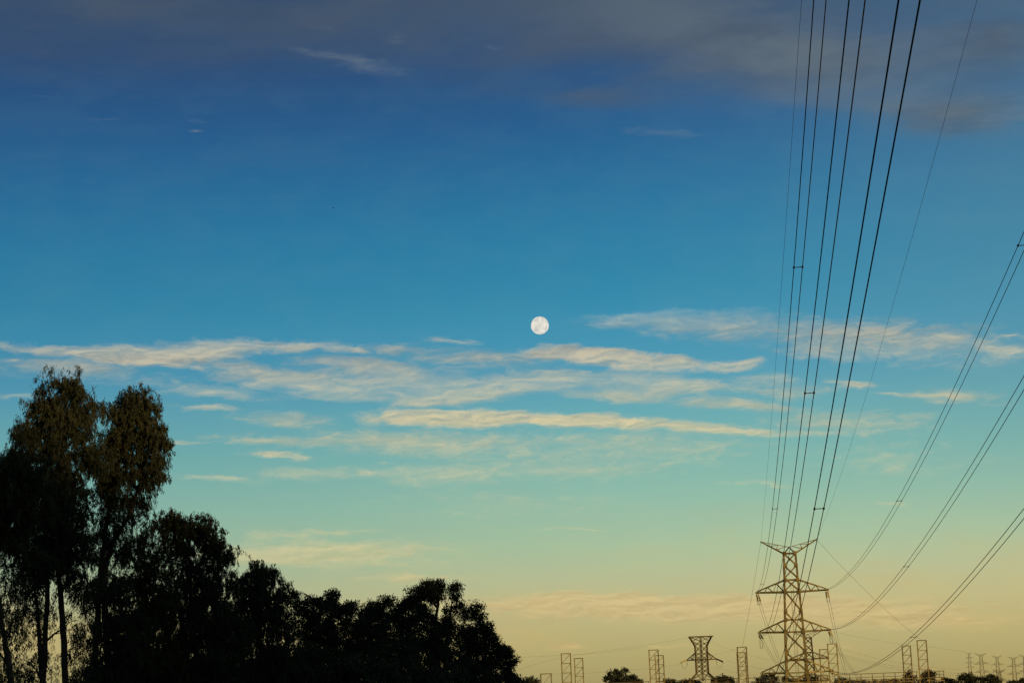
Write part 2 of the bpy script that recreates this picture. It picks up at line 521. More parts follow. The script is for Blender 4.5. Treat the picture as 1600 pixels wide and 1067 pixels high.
def make_tower(detail=True, TH=1.0):
    root = empty('transmission_tower')
    cs = [(-1, -1), (1, -1), (1, 1), (-1, 1)]
    body = MB()
    for sx, sy in cs:
        m = MB() if detail else body
        for (a, wa), (b, wb) in zip(LV, LV[1:]):
            w = (.38 if a < 19 else .30) * TH
            if sx > 0:
                m.bar((sx * wa, sy * wa, a), (sx * wb, sy * wb, b + .02), w * .85, (1, .001, 0))
            else:
                m.angle((sx * wa, sy * wa, a), (sx * wb, sy * wb, b + .02), w, (-sx * 1.0, .001, 0))
        if detail:
            m.build('leg', M_STEEL, root)
    for (a, wa), (b, wb) in zip(LV, LV[1:]):
        for k in range(4):
            (x0, y0), (x1, y1) = cs[k], cs[(k + 1) % 4]
            for e, (p, q) in enumerate((((x0 * wa, y0 * wa, a), (x1 * wb, y1 * wb, b)), ((x1 * wa, y1 * wa, a), (x0 * wb, y0 * wb, b)))):
                m = MB() if detail else body
                off = Vector(((x0 + x1) * .03 * (1 + e * .9), (y0 + y1) * .03 * (1 + e * .9), 0))
                m.angle(Vector(p) + off, Vector(q) + off, (.18 if a < 19 else .16) * TH, (x0 + x1, y0 + y1, .01))
                if detail:
                    m.build('brace', M_STEEL, root)
    for z in (9.6, 12.5, 14.5, 19.2, 21.2, 25.8, 27.8, 32.2):
        w = hw(z)
        m = MB() if detail else body
        for k in range(4):
            (x0, y0), (x1, y1) = cs[k], cs[(k + 1) % 4]
            m.bar((x0 * w, y0 * w, z), (x1 * w, y1 * w, z), .18 * TH)
        if detail:
            m.build('belt', M_STEEL, root)
    if not detail:
        body.build('tower_body', M_STEELD, root)
    for lo, up in ARMS:
        for s in (-1, 1):
            m = MB()
            wl, wu = hw(lo), hw(up)
            tip = Vector((s * HALF, 0, lo + .1))
            for y in (-1, 1):
                m.angle((s * wl, y * wl, lo), tip + Vector((0, y * .12, 0)), .28 * TH)
                m.angle((s * wu, y * wu, up), tip + Vector((0, y * .12, .18)), .19 * TH)
            m.bar(tip - Vector((s * .25, 0, 0)), tip + Vector((s * .28, 0, 0)), .34)
            arm = m.build('crossarm', M_STEEL if detail else M_STEELD, root)
            bm_ = MB()
            for y in (-1, 1):
                def P(z0, w0, f, dz):
                    return Vector((s * w0, y * w0, z0)).lerp(tip + Vector((0, y * .12, dz)), f)
                seq = [(P(lo, wl, .0, 0), P(up, wu, .30, .18)), (P(up, wu, .30, .18), P(lo, wl, .42, 0)), (P(lo, wl, .42, 0), P(up, wu, .62, .18)), (P(up, wu, .62, .18), P(lo, wl, .74, 0))]
                for p, q in seq:
                    if detail:
                        MB().angle(p, q, .10).build('brace', M_STEEL, arm)
                    else:
                        bm_.angle(p, q, .10)
            for f0, f1 in ((.0, .3), (.3, .6), (.6, .85)):
                p = Vector((s * wl, -wl, lo)).lerp(tip, f0)
                q = Vector((s * wl, wl, lo)).lerp(tip, f1)
                if detail:
                    MB().bar(p, q, .09).build('brace', M_STEEL, arm)
                else:
                    bm_.bar(p, q, .09)
            if not detail:
                bm_.build('brace', M_STEELD, arm)
    # two raised horns carrying the earth wires, and the cap between them
    w = hw(32.2)
    apex = Vector((0, 0, 33.25))
    m = MB()
    for sx, sy in cs:
        m.angle((sx * w, sy * w, 32.2), apex, .14)
    m.build('cap', M_STEEL if detail else M_STEELD, root)
    for s in (-1, 1):
        tip = Vector((s * 4.65, 0, 34.35))
        m = MB()
        for y in (-1, 1):
            m.angle((s * w, y * w, 32.2), tip, .17)
        m.bar(apex, tip, .10)
        for f, g_ in ((.33, .40), (.62, .70)):
            for y in (-1, 1):
                a_ = Vector((s * w, y * w, 32.2)).lerp(tip, f)
                m.bar(a_, apex.lerp(tip, g_), .07)
                m.bar(a_, apex.lerp(tip, g_ - .3), .07)
        m.bar(tip - Vector((0, 0, .25)), tip + Vector((0, 0, .15)), .12)
        m.build('earth_wire_horn', M_STEEL if detail else M_STEELD, root)
    if detail:                                     # joint plates on the faces, where arms and braces meet the legs
        for z in (5, 9.6, 12.5, 14.5, 15.9, 19.2, 21.2, 22.6, 25.8, 27.8, 30.2, 32.2):
            w_ = hw(z)
            for sx in (-1, 1):
                for sy in (-1, 1):
                    y_ = sy * (w_ + .17)
                    MB()._prof((sx * (w_ - .10), y_ - .015, z), (sx * (w_ - .10), y_ + .015, z), [(-.24, -.30), (.24, -.30), (.30, 0), (.24, .30), (-.24, .30), (-.30, 0)], (0, 0, 1)).build('joint_plate', M_STEEL, root)
    if detail:                                     # climbing ladder inside the body
        m = MB()
        for x in (-.22, .22):
            m.bar((x + .1, .7, 1), (x + .1, .55, 27), .06)
        for k in range(64):
            z = 1.2 + k * .40
            m.bar((-.12, .7 - .15 * k / 64, z), (.32, .7 - .15 * k / 64, z), .04)
        m.build('ladder', M_STEEL, root)
    return root

tower = make_tower(True)
tower.location = (T0.x, T0.y, BASE)
tower.rotation_euler = (0, 0, -HEAD)
tag(tower, 'largest lattice steel transmission tower, with three pairs of crossarms and two raised horns', 'pylon', 'lattice transmission towers')

def tl(x, y, z):                                  # tower-local to world
    return T0 + NV * x + HV * y + Vector((0, 0, BASE + z))

# ------------------------------------------------------------------ conductors towards and over the camera
def plane_hit(x, y, off):
    d = ray(x, y)
    r = off / (d.x * NV.x + d.y * NV.y)
    q = d * r
    return -((q - T0).x * HV.x + (q - T0).y * HV.y), q.z
WIRES = {
    'A': (-HALF, 16.9, [(1281, 0), (1261, 250), (1240.5, 500), (1221, 700), (1210, 800)], [(1247, 415), (1211, 800), (1190, 899)],
          'twin black conductors from the left tip of the top crossarm, leftmost thick pair'),
    'B': (-HALF, 10.3, [(1339, 0), (1310, 250), (1279.5, 500), (1253, 700), (1246.5, 750)], [(1265, 617)],
          'twin black conductors from the left tip of the middle crossarm, second thick pair from left'),
    'C': (-HALF, 3.6, [(1421, 0), (1378, 250), (1334.5, 500), (1297.5, 700), (1279, 800)], [(1280, 797)],
          'thickest twin black conductors, rising steeply from the left tip of the lowest crossarm'),
    'D': (HALF, 16.9, [(1600, 377), (1545, 500), (1449, 700), (1423, 750)], [(1597, 380), (1405, 781)],
          'twin black conductors sweeping up right from the right tip of the top crossarm'),
    'E': (HALF, 10.3, [(1600, 597), (1540, 700), (1508, 750), (1414, 887)], [(1416, 887)],
          'twin black conductors sweeping up right from the right tip of the middle crossarm'),
    'F': (HALF, 3.6, [(1550, 864), (1474, 950), (1424, 996), (1340, 1050)], [(1427, 996)],
          'lowest twin black conductors sweeping right from the right tip of the bottom crossarm'),
}
SEND = 392
for k, (lx, z0, pts, sp, label) in WIRES.items():
    off = 9.85 + lx
    S, Z = zip(*[plane_hit(x, y, off) for x, y in pts])
    S, Z = np.array([0.0] + list(S)), np.array([z0] + list(Z))
    w = np.ones(len(S)); w[0] = 6
    c = np.polyfit(S, Z, 2, w=w)
    root = empty('power_line', T0 + NV * lx + Vector((0, 0, z0)))
    tag(root, label, 'power line', 'twin conductors strung overhead')
    org = Vector(root.location)
    def P(s, side, c=c, lx=lx, org=org):
        return T0 + NV * (lx + side) - HV * s + Vector((0, 0, float(np.polyval(c, s)))) - org
    for side in (-.21, .21):
        MB().tube([P(s, side) for s in np.concatenate([np.linspace(2.6, 60, 24), np.linspace(64, SEND, 90)])], .021, 6).build('conductor', M_WIRE, root, True)
        insulator(P(.2, side * .5), P(2.6, side), .11, 14, M_GLASS, root)
    for (x, y) in sp:
        s, _ = plane_hit(x, y, off)
        m = MB()
        m.bar(P(s, -.23), P(s, .23), .035)
        for side in (-.21, .21):
            m.bar(P(s - .09, side), P(s + .09, side), .085)
        m.build('spacer', M_WIRE, root)

for lx, pts, label in ((-4.65, [(1251, 0), (1236, 250), (1218, 500), (1201, 700)], 'single thin earth wire rising from the left horn of the large tower'),
                       (4.65, [(1526, 0), (1459, 250), (1389, 500), (1327, 700)], 'single thin earth wire rising from the right horn of the large tower')):
    off = 9.85 + lx
    S, Z = zip(*[plane_hit(x, y, off) for x, y in pts])
    S, Z = np.array([0.0] + list(S)), np.array([25.3] + list(Z))
    w = np.ones(len(S)); w[0] = 6
    c = np.polyfit(S, Z, 2, w=w)
    org = tl(lx, 0, 34.35)
    o = MB().tube([T0 + NV * lx - HV * s + Vector((0, 0, float(np.polyval(c, s)))) - org for s in np.linspace(0.05, SEND, 110)], .0115, 5).build('earth_wire', M_WIRE, None, True)
    o.location = org
    tag(o, label, 'power line')

# ------------------------------------------------------------------ slack spans, from crossarm tips down to the substation
def sagline(p, q, sag, n=24):
    p, q = Vector(p), Vector(q)
    return [p.lerp(q, t_) - Vector((0, 0, 4 * sag * t_ * (1 - t_))) for t_ in [i / n for i in range(n + 1)]]

def slack(tip, tgt, sag, label, loop):
    root = empty('slack_span', tip)
    tag(root, label, 'power line', 'slack twin conductors between tower and gantries')
    tip, tgt = Vector(tip), Vector(tgt)
    d = (tgt - tip)
    d.z -= 4 * sag
    d.normalize()
    for side in (-.2, .2):
        a = NV * side
        i0, i1 = tip + a * .7 - Vector((0, 0, .15)) + d * .1, tip + a + d * 3.4 - Vector((0, 0, .2))
        insulator(i0 - tip, i1 - tip, .135, 18, M_GLASS, root)
        MB().tube([p - tip for p in sagline(i1, tgt + a, sag)], .022, 5).build('conductor', M_WIRE, root, True)
        # jumper loop hanging under the arm tip
        j0, j1 = tip + a - HV * 2.4 + Vector((0, 0, -.15)), i1
        MB().tube([p - tip for p in sagline(j0, j1, loop, 16)], .020, 5).build('jumper', M_WIRE, root, True)
    lo = tip + (i1 - tip) * .45 - Vector((0, 0, loop))
    MB().bar(lo - NV * .22 - tip, lo + NV * .22 - tip, .04).build('spacer', M_WIRE, root)

GY = 404.0
slack(tl(-HALF, 0, 25.75), at(1231, 1060, GY), 1.2, 'slack twin conductors dropping from the left tip of the top crossarm', 1.2)
slack(tl(-HALF, 0, 19.15), at(1238, 1063, GY), 0.9, 'slack twin conductors dropping from the left tip of the middle crossarm', 2.0)
slack(tl(-HALF, 0, 12.45), at(1226, 1066, GY), .3, 'slack twin conductors dropping from the left tip of the lowest crossarm', 1.0)
slack(tl(HALF, 0, 25.75), at(1324, 1061, GY), .8, 'slack twin conductors dropping from the right tip of the top crossarm', 1.3)
slack(tl(HALF, 0, 19.15), at(1350, 1066, GY), .9, 'slack twin conductors dropping from the right tip of the middle crossarm', 1.6)
slack(tl(HALF, 0, 12.45), at(1352, 1067, GY), .25, 'slack twin conductors dropping from the right tip of the lowest crossarm', .6)

# ------------------------------------------------------------------ second tower behind, and the row of distant towers
def place_tower(src, px_horn_l, px_horn_r, label, rot=None, mirror=False):
    (xa, ya), (xb, yb) = px_horn_l, px_horn_r
    dist = 9.3 * FPX / math.hypot(xb - xa, yb - ya)
    mid = ray((xa + xb) / 2, (ya + yb) / 2)
    p = mid * dist
    t_ = copy_tree(src)
    t_.location = (p.x, p.y, p.z - 34.35)
    t_.rotation_euler = (0, 0, -HEAD if rot is None else rot)
    tag(t_, label, 'pylon', 'lattice transmission towers')
    return t_
far0 = make_tower(False, .52)
src = make_tower(False, 1.5)
t2 = place_tower(src, (1238.5, 988), (1285, 984.5), 'mid-sized lattice tower half hidden behind the right leg of the largest one')
t2.location.z += .3
for o in list(src.children_recursive) + [src]:
    bpy.data.objects.remove(o)
src = far0
for nm, (a, b), lb in (('', ((1523.6, 1020.5), (1541, 1019.5)), 'tiny far tower with a wide V of horns, clearest of the far row'),
                       ('', ((1509, 1019), (1518.5, 1018.4)), 'leftmost tiny far tower on the right horizon, faint and narrow'),
                       ('', ((1550, 1024), (1565, 1023.3)), 'third tiny far tower from the left on the right horizon'),
                       ('', ((1575, 1025.5), (1591, 1025)), 'fourth tiny far tower from the left on the right horizon, with wide crossarms'),
                       ('', ((1592.5, 1022.5), (1608, 1022)), 'tiny far tower cut by the right edge of the picture'),
                       ('', ((1551.5, 1044), (1571, 1046)), 'lowest tiny far tower, only its V of horns showing above the treetops')):
    place_tower(src, a, b, lb)
for o in list(far0.children_recursive) + [far0]:
    bpy.data.objects.remove(o)

# ------------------------------------------------------------------ hourglass lattice tower
HY = 500.0
hb = at(1098, 1060, HY)
HX = hb.x
root = empty('hourglass_tower', (HX, HY, -8.6))
tag(root, 'dense hourglass-shaped lattice tower with a flat wide top, standing left of the gantries', 'pylon')
PXM = HY / FPX
def hz(y):
    return at(1098, y, HY).z + 8.6
HL = [(0, 4.6), (hz(1063), 3.25), (hz(1051), 1.47), (hz(1030), 1.47), (hz(1018), 1.45), (hz(1008), 1.5), (hz(994), 2.75)]
legs = [(-1, -1), (1, -1), (1, 1), (-1, 1)]
for sx, sy in legs:
    m = MB()
    for (a, wa), (b, wb) in zip(HL, HL[1:]):
        ya_, yb_ = min(wa, 3.3), min(wb, 1.5)
        m.angle((sx * wa, sy * ya_, a), (sx * wb, sy * yb_, b), .24)
    m.build('leg', M_STEELD, root)
m = MB()
for (a, wa), (b, wb) in zip(HL[1:], HL[2:]):
    n = max(1, round((b - a) / 1.25))
    for k in range(n):
        z0, z1 = a + (b - a) * k / n, a + (b - a) * (k + 1) / n
        w0, w1 = wa + (wb - wa) * k / n, wa + (wb - wa) * (k + 1) / n
        y0, y1 = min(w0, 1.5), min(w1, 1.5)
        for sy in (-1, 1):
            for (f0, f1) in ((-1, 0), (0, 1), (0, -1), (1, 0)):
                m.bar((f0 * w0, sy * y0, z0), (f1 * w1, sy * y1, z1), .11)
        for sx in (-1, 1):
            m.bar((sx * w0, -y0, z0), (sx * w1, y1, z1), .10)
            m.bar((sx * w0, y0, z0), (sx * w1, -y1, z1), .10)
a, b = 0, HL[1][0]
for k in range(3):
    z0, z1 = b * k / 3, b * (k + 1) / 3
    w0, w1 = 4.6 - 1.35 * k / 3, 4.6 - 1.35 * (k + 1) / 3
    for sy in (-1, 1):
        m.bar((-w0, sy * 3, z0), (w1, sy * 3, z1), .14)
        m.bar((w0, sy * 3, z0), (-w1, sy * 3, z1), .14)
for sy in (-1, 1):
    m.bar((0, sy * 1.5, HL[2][0] - 2), (0, sy * 1.5, HL[-1][0]), .20)
tag(m.build('lattice', M_STEELD, root), kind='stuff')
m = MB()
for sy in (-1, 1):
    m.bar((-2.95, sy * 1.3, HL[-1][0]), (3.1, sy * 1.3, HL[-1][0]), .26)
m.build('top_beam', M_STEELD, root)
for s in (-1, 1):
    m = MB()
    tip = Vector((s * 3.75, 0, hz(1030)))
    for sy in (-1, 1):
        m.angle((s * 1.45, sy * 1.45, hz(1018.5)), tip, .20)
        m.angle((s * -.2, sy * 1.47, hz(1030)), tip, .28)
        m.bar((s * 2.2, sy * .9, hz(1030)), (s * 1.9, sy * 1.1, hz(1020.5)), .1)
        m.bar((s * 2.2, sy * .9, hz(1030)), (s * 2.8, sy * .6, hz(1025)), .1)
    m.build('crossarm', M_STEELD, root)
    e = tip + Vector((s * 2.0, 5, -.65)) if s > 0 else tip + Vector((-1.7, -3, -.6))
    insulator(tip, e, .20, 12, M_GLASSD if s > 0 else M_GLASS, root)
    insulator(tip + Vector((-s * .1, 0, -.1)), tip + Vector((-s * .1, 0, -1.1)), .10, 6, M_GLASSD, root)
    MB().tube(sagline(tip + Vector((-s * .1, 0, -1.1)), e, 1.2, 14), .03, 5).build('jumper', M_WIRE, root)

# ------------------------------------------------------------------ substation gantry columns
def column(xl, yt, w, Y, label, bay=1.83, group='lattice gantry columns of the substation'):
    tp = at(xl + w / 2, yt, Y)
    hw_ = w * Y / FPX / 2
    gzv = -8.7
    root = empty('gantry_column', (tp.x, tp.y, gzv))
    tag(root, label, 'gantry', group)
    H = tp.z - gzv
    for s in (-1, 1):
        MB().bar((s * hw_, 0, 0), (s * hw_, 0, H), .21).build('post', M_STEEL, root)
    MB().bar((-hw_ - .12, 0, H + .05), (hw_ + .12, 0, H + .05), .17).build('rung', M_STEEL, root)
    z = H - .05
    while z > 1.5:
        z2 = z - bay
        MB().bar((-hw_ + .1, 0, z2), (hw_ - .1, 0, z2), .12).build('rung', M_STEEL, root)
        MB().bar((-hw_ + .1, 0, z2 + .12), (hw_ - .1, 0, z - .1), .10).build('brace', M_STEEL, root)
        z = z2
    return root
NEARY, FARY = 400.0, 432.0
NEAR = [(739, 1029), (877, 1021), (1014, 1015.5), (1152, 1011), (1293, 1006), (1433, 1000.5)]
FAR = [(897, 1028.5), (1023, 1024), (1151, 1019.5), (1280, 1014.5), (1409, 1009)]
nl = [None, 'taller of the two leftmost tall gantry columns', 'taller column of the overlapping gantry pair in the gap left of the hourglass tower',
      'taller column of the overlapping gantry pair between the hourglass tower and the large tower', 'taller gantry column just right of the large tower', 'tallest gantry column, rightmost of all the gantry columns']
fl = ['shorter of the two leftmost gantry columns, standing clear beside the taller one', 'shorter column overlapping the taller gantry column left of the hourglass tower',
      'shorter column almost hidden behind the gantry column left of the large tower', 'shorter gantry column between the large tower and its taller neighbour', 'shorter gantry column left of the tallest one at the right']
for (x, y), lb in zip(NEAR, nl):
    if lb:
        column(x, y, 14, NEARY, lb)
for (x, y), lb in zip(FAR, fl):
    column(x + .5, y, 12.8, FARY, lb)
column(845, 1052.5, 16, 405, 'low wide gantry column at the foot of the dark trees, only its top showing', bay=2.4)

# ------------------------------------------------------------------ gantry beams, with a bus tube on posts above
def beam(xa, ya, xb, yb, Y, label):
    p, q = at(xa, ya, Y), at(xb, yb, Y)
    z = (p.z + q.z) / 2
    p.z = q.z = z
    Ln = (q - p).length
    root = empty('gantry_beam', p, math.atan2(q.y - p.y, q.x - p.x))
    tag(root, label, 'gantry', 'horizontal gantry beams')
    for zz in (0, -.62):
        for y in (-.45, .45):
            MB().bar((0, y, zz), (Ln, y, zz), .16).build('chord', M_STEEL, root)
    n = max(2, round(Ln / 1.1))
    m = MB()
    for k in range(n):
        a, b = Ln * k / n, Ln * (k + 1) / n
        for y in (-.45, .45):
            m.bar((a, y, 0 if k % 2 else -.62), (b, y, -.62 if k % 2 else 0), .09)
    tag(m.build('lacing', M_STEEL, root), kind='stuff')
    for k in range(round(Ln / 2.25) + 1):
        x = min(Ln, k * 2.25 + .4)
        MB().tube([(x, 0, .05), (x, 0, .5), (x, 0, .9), (x, 0, 1.18)], [.09, .07, .07, .05], 6).build('support_post', M_STEELD, root)
    MB().tube([(-.2, 0, 1.22), (Ln + .2, 0, 1.22)], .07, 6).build('bus_tube', M_STEELD, root)
    MB().tube([(-.2, .9, .52), (Ln + .2, .9, .52)], .05, 6).build('bus_tube', M_STEELD, root)
bl = ['gantry beam at the far left, low between the dark trees and the leftmost columns', 'gantry beam running from the leftmost columns past the umbrella-shaped tree', 'gantry beam behind the foot of the hourglass tower',
      'gantry beam crossing behind the legs of the large tower', 'brown gantry beam with a bus tube on short posts, left of the tallest column']
def by(x):
    return 1062.2 + (1340 - x) * .0365
for (a, b, lb) in zip(NEAR, NEAR[1:], bl):
    beam(a[0] + 14, by(a[0] + 14), b[0], by(b[0]), NEARY, lb)
beam(1447, by(1447), 1475, by(1475), NEARY, 'short stub of gantry beam right of the tallest column, against a bushy tree')

# equipment standing on the ground below the beams
ORD = 'first second third fourth fifth sixth seventh eighth ninth tenth eleventh twelfth'.split()
for i, (x, h) in enumerate([(1214, 0), (1268, 1), (1317, 2), (1332, 0), (1349, 1), (1366, 2), (1381, 0), (1397, 1), (1415, 2), (1428, 0), (1444, 1), (1460, 2)]):
    top = at(x, 1064 - (x - 1200) * .036 + 3.2, NEARY - 6)
    root = empty('post_insulator', (top.x, top.y, -8.7))
    tag(root, ORD[i] + ' from left of the ribbed post insulators under the brown gantry beams', 'insulator', 'post insulators under the gantry beam')
    H = top.z + 8.7
    MB().bar((0, 0, 0), (0, 0, H - 2.2), .35).build('stand', M_STEELD, root)
    insulator((0, 0, H - 2.2), (0, 0, H), .26, 9, M_GLASSD, root, 'ribbed_column')
    MB().bar((-.5, 0, H + .05), (.5, 0, H + .05), .14).build('terminal', M_STEELD, root)

# ------------------------------------------------------------------ thin distant lines
def thin(pts, label, r=.016, cat='power line', group=None):
    P_ = [at(*p) for p in pts]
    out = []
    n = len(P_)
    for k in range(n - 1):
        a = P_[max(k - 1, 0)]; b = P_[k]; c = P_[k + 1]; d = P_[min(k + 2, n - 1)]
        for j in range(8):
            t_ = j / 8
            out.append(.5 * ((2 * b) + (c - a) * t_ + (2 * a - 5 * b + 4 * c - d) * t_ ** 2 + (3 * b - a - 3 * c + d) * t_ ** 3))
    out.append(P_[-1])
    o = out[0].copy()
    ob = MB().tube([p - o for p in out], [r * max(.5, p.y / 600) for p in out], 5).build('distant_wire', M_WIRE, None, True)
    ob.location = o
    tag(ob, label, cat, group)
def link(p, q, sag, label, r=.014):
    o = Vector(p)
    ob = MB().tube([v - o for v in sagline(p, q, sag)], r, 5).build('earth_wire', M_WIRE, None, True)
    ob.location = o
    tag(ob, label, 'power line')
link(tl(4.65, 0, 34.3), at(1440, 1000, NEARY), .8, 'thin wire slanting down from the right horn to the tallest gantry column', .020)
link(tl(-4.65, 0, 34.3), at(1160, 1010, NEARY), .3, 'thin wire dropping from the left horn to a gantry column top', .020)
thin([(1080, 995, HY), (1000, 1009, HY + 8), (930, 1018, HY + 14), (860, 1031, HY + 20), (800, 1050, HY + 26), (740, 1075, 532)], 'faint wire from the hourglass tower top sagging left into the dark trees')
thin([(1014, 1010, 410), (960, 1017, 420), (900, 1022, 430), (820, 1026, 440), (760, 1028, 450)], 'faint level wire above the two leftmost gantry columns')
thin([(1064, 1037, HY - 6), (1020, 1043, 480), (960, 1048, 470), (910, 1051.5, 460), (862, 1052.5, 440)], 'faint sagging conductor from the hourglass tower left to the low wide gantry column')
thin([(1134, 1031.5, HY + 5), (1150, 1035, 520), (1190, 1044, 550), (1235, 1051, 590)], 'faint conductor running right from the black insulator of the hourglass tower')
thin([(1112, 1000, HY), (1130, 1010, 520), (1180, 1025, 560), (1225, 1036, 600)], 'faint wire descending right from the hourglass tower top')
thin([(1110, 1024, HY), (1150, 1014, 440), (1158, 1011, 402)], 'faint wire rising right from the hourglass tower waist to a gantry column')
thin([(1112, 1042, HY), (1150, 1050, 520), (1185, 1056, 540)], 'faint lower wire from the hourglass tower body to the right')
thin([(1293, 985, 340), (1360, 998, 600), (1410, 1006, 800), (1460, 1011, 1100), (1509, 1018, 1640)], 'uppermost faint far wire right of the large tower', .018)
thin([(1307, 1020, 402), (1360, 1033, 600), (1410, 1042, 800), (1460, 1048, 1100), (1509, 1053, 1640)], 'middle faint far wire right of the large tower', .022)
thin([(1307, 1023, 402), (1360, 1036.5, 600), (1410, 1046, 800), (1460, 1051.5, 1100), (1509, 1056, 1640)], 'lowest faint far wire right of the large tower', .022)
thin([(1306, 1010, 402), (1380, 1030, 700), (1440, 1040, 1000), (1500, 1046, 1640)], 'very faint far wire between the other far wires', .016)

# ------------------------------------------------------------------ trees
def leaves(lobes, Y, leaf_len, leaf_w, clr, droop=1.0, cl_per=3.6, yscale=1.0):
    """leaf quads in bunches spread through ellipsoid lobes given as (x, y, rx, ry, cover)"""
    P_all, per = [], []
    la = leaf_len * leaf_w * .5
    for (x, y, rx, ry, lai) in lobes:
        c = np.array(at(x, y, Y))
        k = Y / FPX
        ex, ez = rx * k, ry * k
        ey = max(ex, ez) * yscale * .9
        c[1] += rng.uniform(-.35, .35) * ey
        area = math.pi * ex * ez
        nc = max(5, int(area * (cl_per if droop > .5 else 4.2) / clr ** 2 * .35))
        nl_ = max(20, int(area * lai * (1.12 if droop > .5 else 1.08) / la))
        d = rng.normal(size=(nc, 3)); d /= np.linalg.norm(d, axis=1)[:, None]
        r = rng.random(nc) ** .42 * np.clip(rng.normal(.96, .13, nc), .6, 1.16)
        cc = c + d * r[:, None] * np.array([ex, ey, ez])
        if droop > .5:
            cc[:, 2] += clr * .4
        idx = rng.integers(0, nc, nl_)
        size = rng.uniform(.5, 1.4, nc)
        if droop > .5:                        # hanging sprays: leaves strung along drooping twigs
            wgt = size ** 1.6
            idx = rng.choice(nc, nl_, p=wgt / wgt.sum())
            ns = 9
            so = rng.normal(size=(nc, ns, 3)) * np.array([clr, clr, clr * .55]) * .55 * size[:, None, None]
            sdir = np.concatenate([rng.normal(size=(nc, ns, 2)) * .32 + d[:, None, :2] * .25, -np.ones((nc, ns, 1))], 2)
            sl = clr * rng.uniform(.4, 1.8, (nc, ns)) * size[:, None]
            si = rng.integers(0, ns, nl_)
            tt = rng.random(nl_) ** .8
            g_ = so[idx, si] + sdir[idx, si] * (sl[idx, si] * tt)[:, None]
            g_[:, :2] += sdir[idx, si][:, :2] * (sl[idx, si] * (.5 - (tt - .5) ** 2 * 2))[:, None] * .5
            g_ += rng.normal(size=(nl_, 3)) * .028
            P_all.append(cc[idx] + g_)
        else:
            wgt = size ** 1.8
            idx = rng.choice(nc, nl_, p=wgt / wgt.sum())
            g_ = rng.normal(size=(nl_, 3))
            gl = np.linalg.norm(g_, axis=1)[:, None]
            g_ = g_ / gl * np.minimum(gl, 2.3) * np.array([clr, clr, clr * .85]) * .5
            P_all.append(cc[idx] + g_ * size[idx][:, None])
    P_ = np.concatenate(P_all)
    n = len(P_)
    a = rng.uniform(0, 2 * math.pi, n)
    tilt = np.abs(rng.normal(0, .55, n)) if droop > .5 else rng.uniform(0, math.pi, n)
    D = np.stack([np.sin(tilt) * np.cos(a), np.sin(tilt) * np.sin(a), -np.cos(tilt)], 1)
    b = rng.normal(size=(n, 3))
    W = np.cross(D, b); W /= np.linalg.norm(W, axis=1)[:, None]
    ln = leaf_len * rng.uniform(.6, 1.3, n)[:, None]
    wd = leaf_w * rng.uniform(.7, 1.25, n)[:, None]
    bend = np.cross(D, W) * ln * .08
    v = np.stack([P_, P_ + D * ln * .45 + W * wd * .5 + bend, P_ + D * ln, P_ + D * ln * .45 - W * wd * .5 + bend], 1).reshape(-1, 3)
    return v

def quad_mesh(name, v, material, parent, org):
    n = len(v) // 4
    me = bpy.data.meshes.new(name)
    me.vertices.add(n * 4)
    me.vertices.foreach_set('co', (v - np.array(org)).astype(np.float32).ravel())
    me.loops.add(n * 4)
    me.loops.foreach_set('vertex_index', np.arange(n * 4, dtype=np.int32))
    me.polygons.add(n)
    me.polygons.foreach_set('loop_start', np.arange(0, n * 4, 4, dtype=np.int32))
    me.polygons.foreach_set('loop_total', np.full(n, 4, dtype=np.int32))
    me.update(calc_edges=True)
    me.materials.append(material)
    o = bpy.data.objects.new(name, me)
    COL.objects.link(o)
    o.parent = parent
    return o

def tree(name, Y, trunks, lobes, label, lm=None, bm_=None, leaf=(.14, .027), clr=.30, droop=1.0, group='dark trees at the left', thick=.125, cat='tree', limbs=10):
    bx_, by_ = trunks[0][0]
    base = at(bx_, by_, Y)
    gzz = gz(base.x, base.y) - .1
    base.z = gzz
    root = empty(name, base)
    tag(root, label, cat, group)
    allp = []
    for tk in trunks:
        pts = [at(x, y, Y) - base for x, y in tk]
        pts[0].z = min(pts[0].z, 0)
        # resample with a little sway
        out, rad = [], []
        for k in range(len(pts) - 1):
            for j in range(6):
                t_ = j / 6
                p = pts[k].lerp(pts[k + 1], t_)
                p += Vector((random.uniform(-.03, .03), random.uniform(-.05, .05), 0)) * thick * 5
                out.append(p)
                rad.append(thick * (1 - .85 * (k + t_) / (len(pts) - 1)) + .015)
        out.append(pts[-1]); rad.append(.02)
        MB().tube(out, rad, 8).build('trunk', bm_ or M_BARK, root, True)
        allp += out[len(out) // 3:]
    cand = sorted(lobes, key=lambda l: -l[2] * l[3])[:limbs]
    for (x, y, rx, ry, _) in cand:
        c = at(x, y - ry * .2, Y) - base
        s = min(allp, key=lambda p: (p - c).length + max(0, p.z - c.z + .8) * 3)
        mid = s.lerp(c, .5) + Vector((random.uniform(-.2, .2), random.uniform(-.3, .3), random.uniform(-.1, .25)))
        m = MB()
        m.tube([s, s.lerp(mid, .5) + Vector((0, 0, .05)), mid, mid.lerp(c, .5) + Vector((0, 0, .08)), c], [thick * .38, thick * .3, thick * .22, thick * .15, .012], 6)
        k_ = Y / FPX
        for _i in range(4):
            q = c + Vector((random.uniform(-.8, .8) * rx * k_, random.uniform(-.5, .5) * rx * k_, random.uniform(-.6, .7) * ry * k_))
            st = s.lerp(mid, .6) if _i % 2 else mid
            m.tube([st, st.lerp(q, .5) + Vector((0, 0, .12)), q], [thick * .14, thick * .09, .008], 5)
        m.build('limb', bm_ or M_BARK, root, True)
    v = leaves(lobes, Y, leaf[0], leaf[1], clr, droop)
    quad_mesh('crown', v, lm or M_LEAF, root, base)
    return root

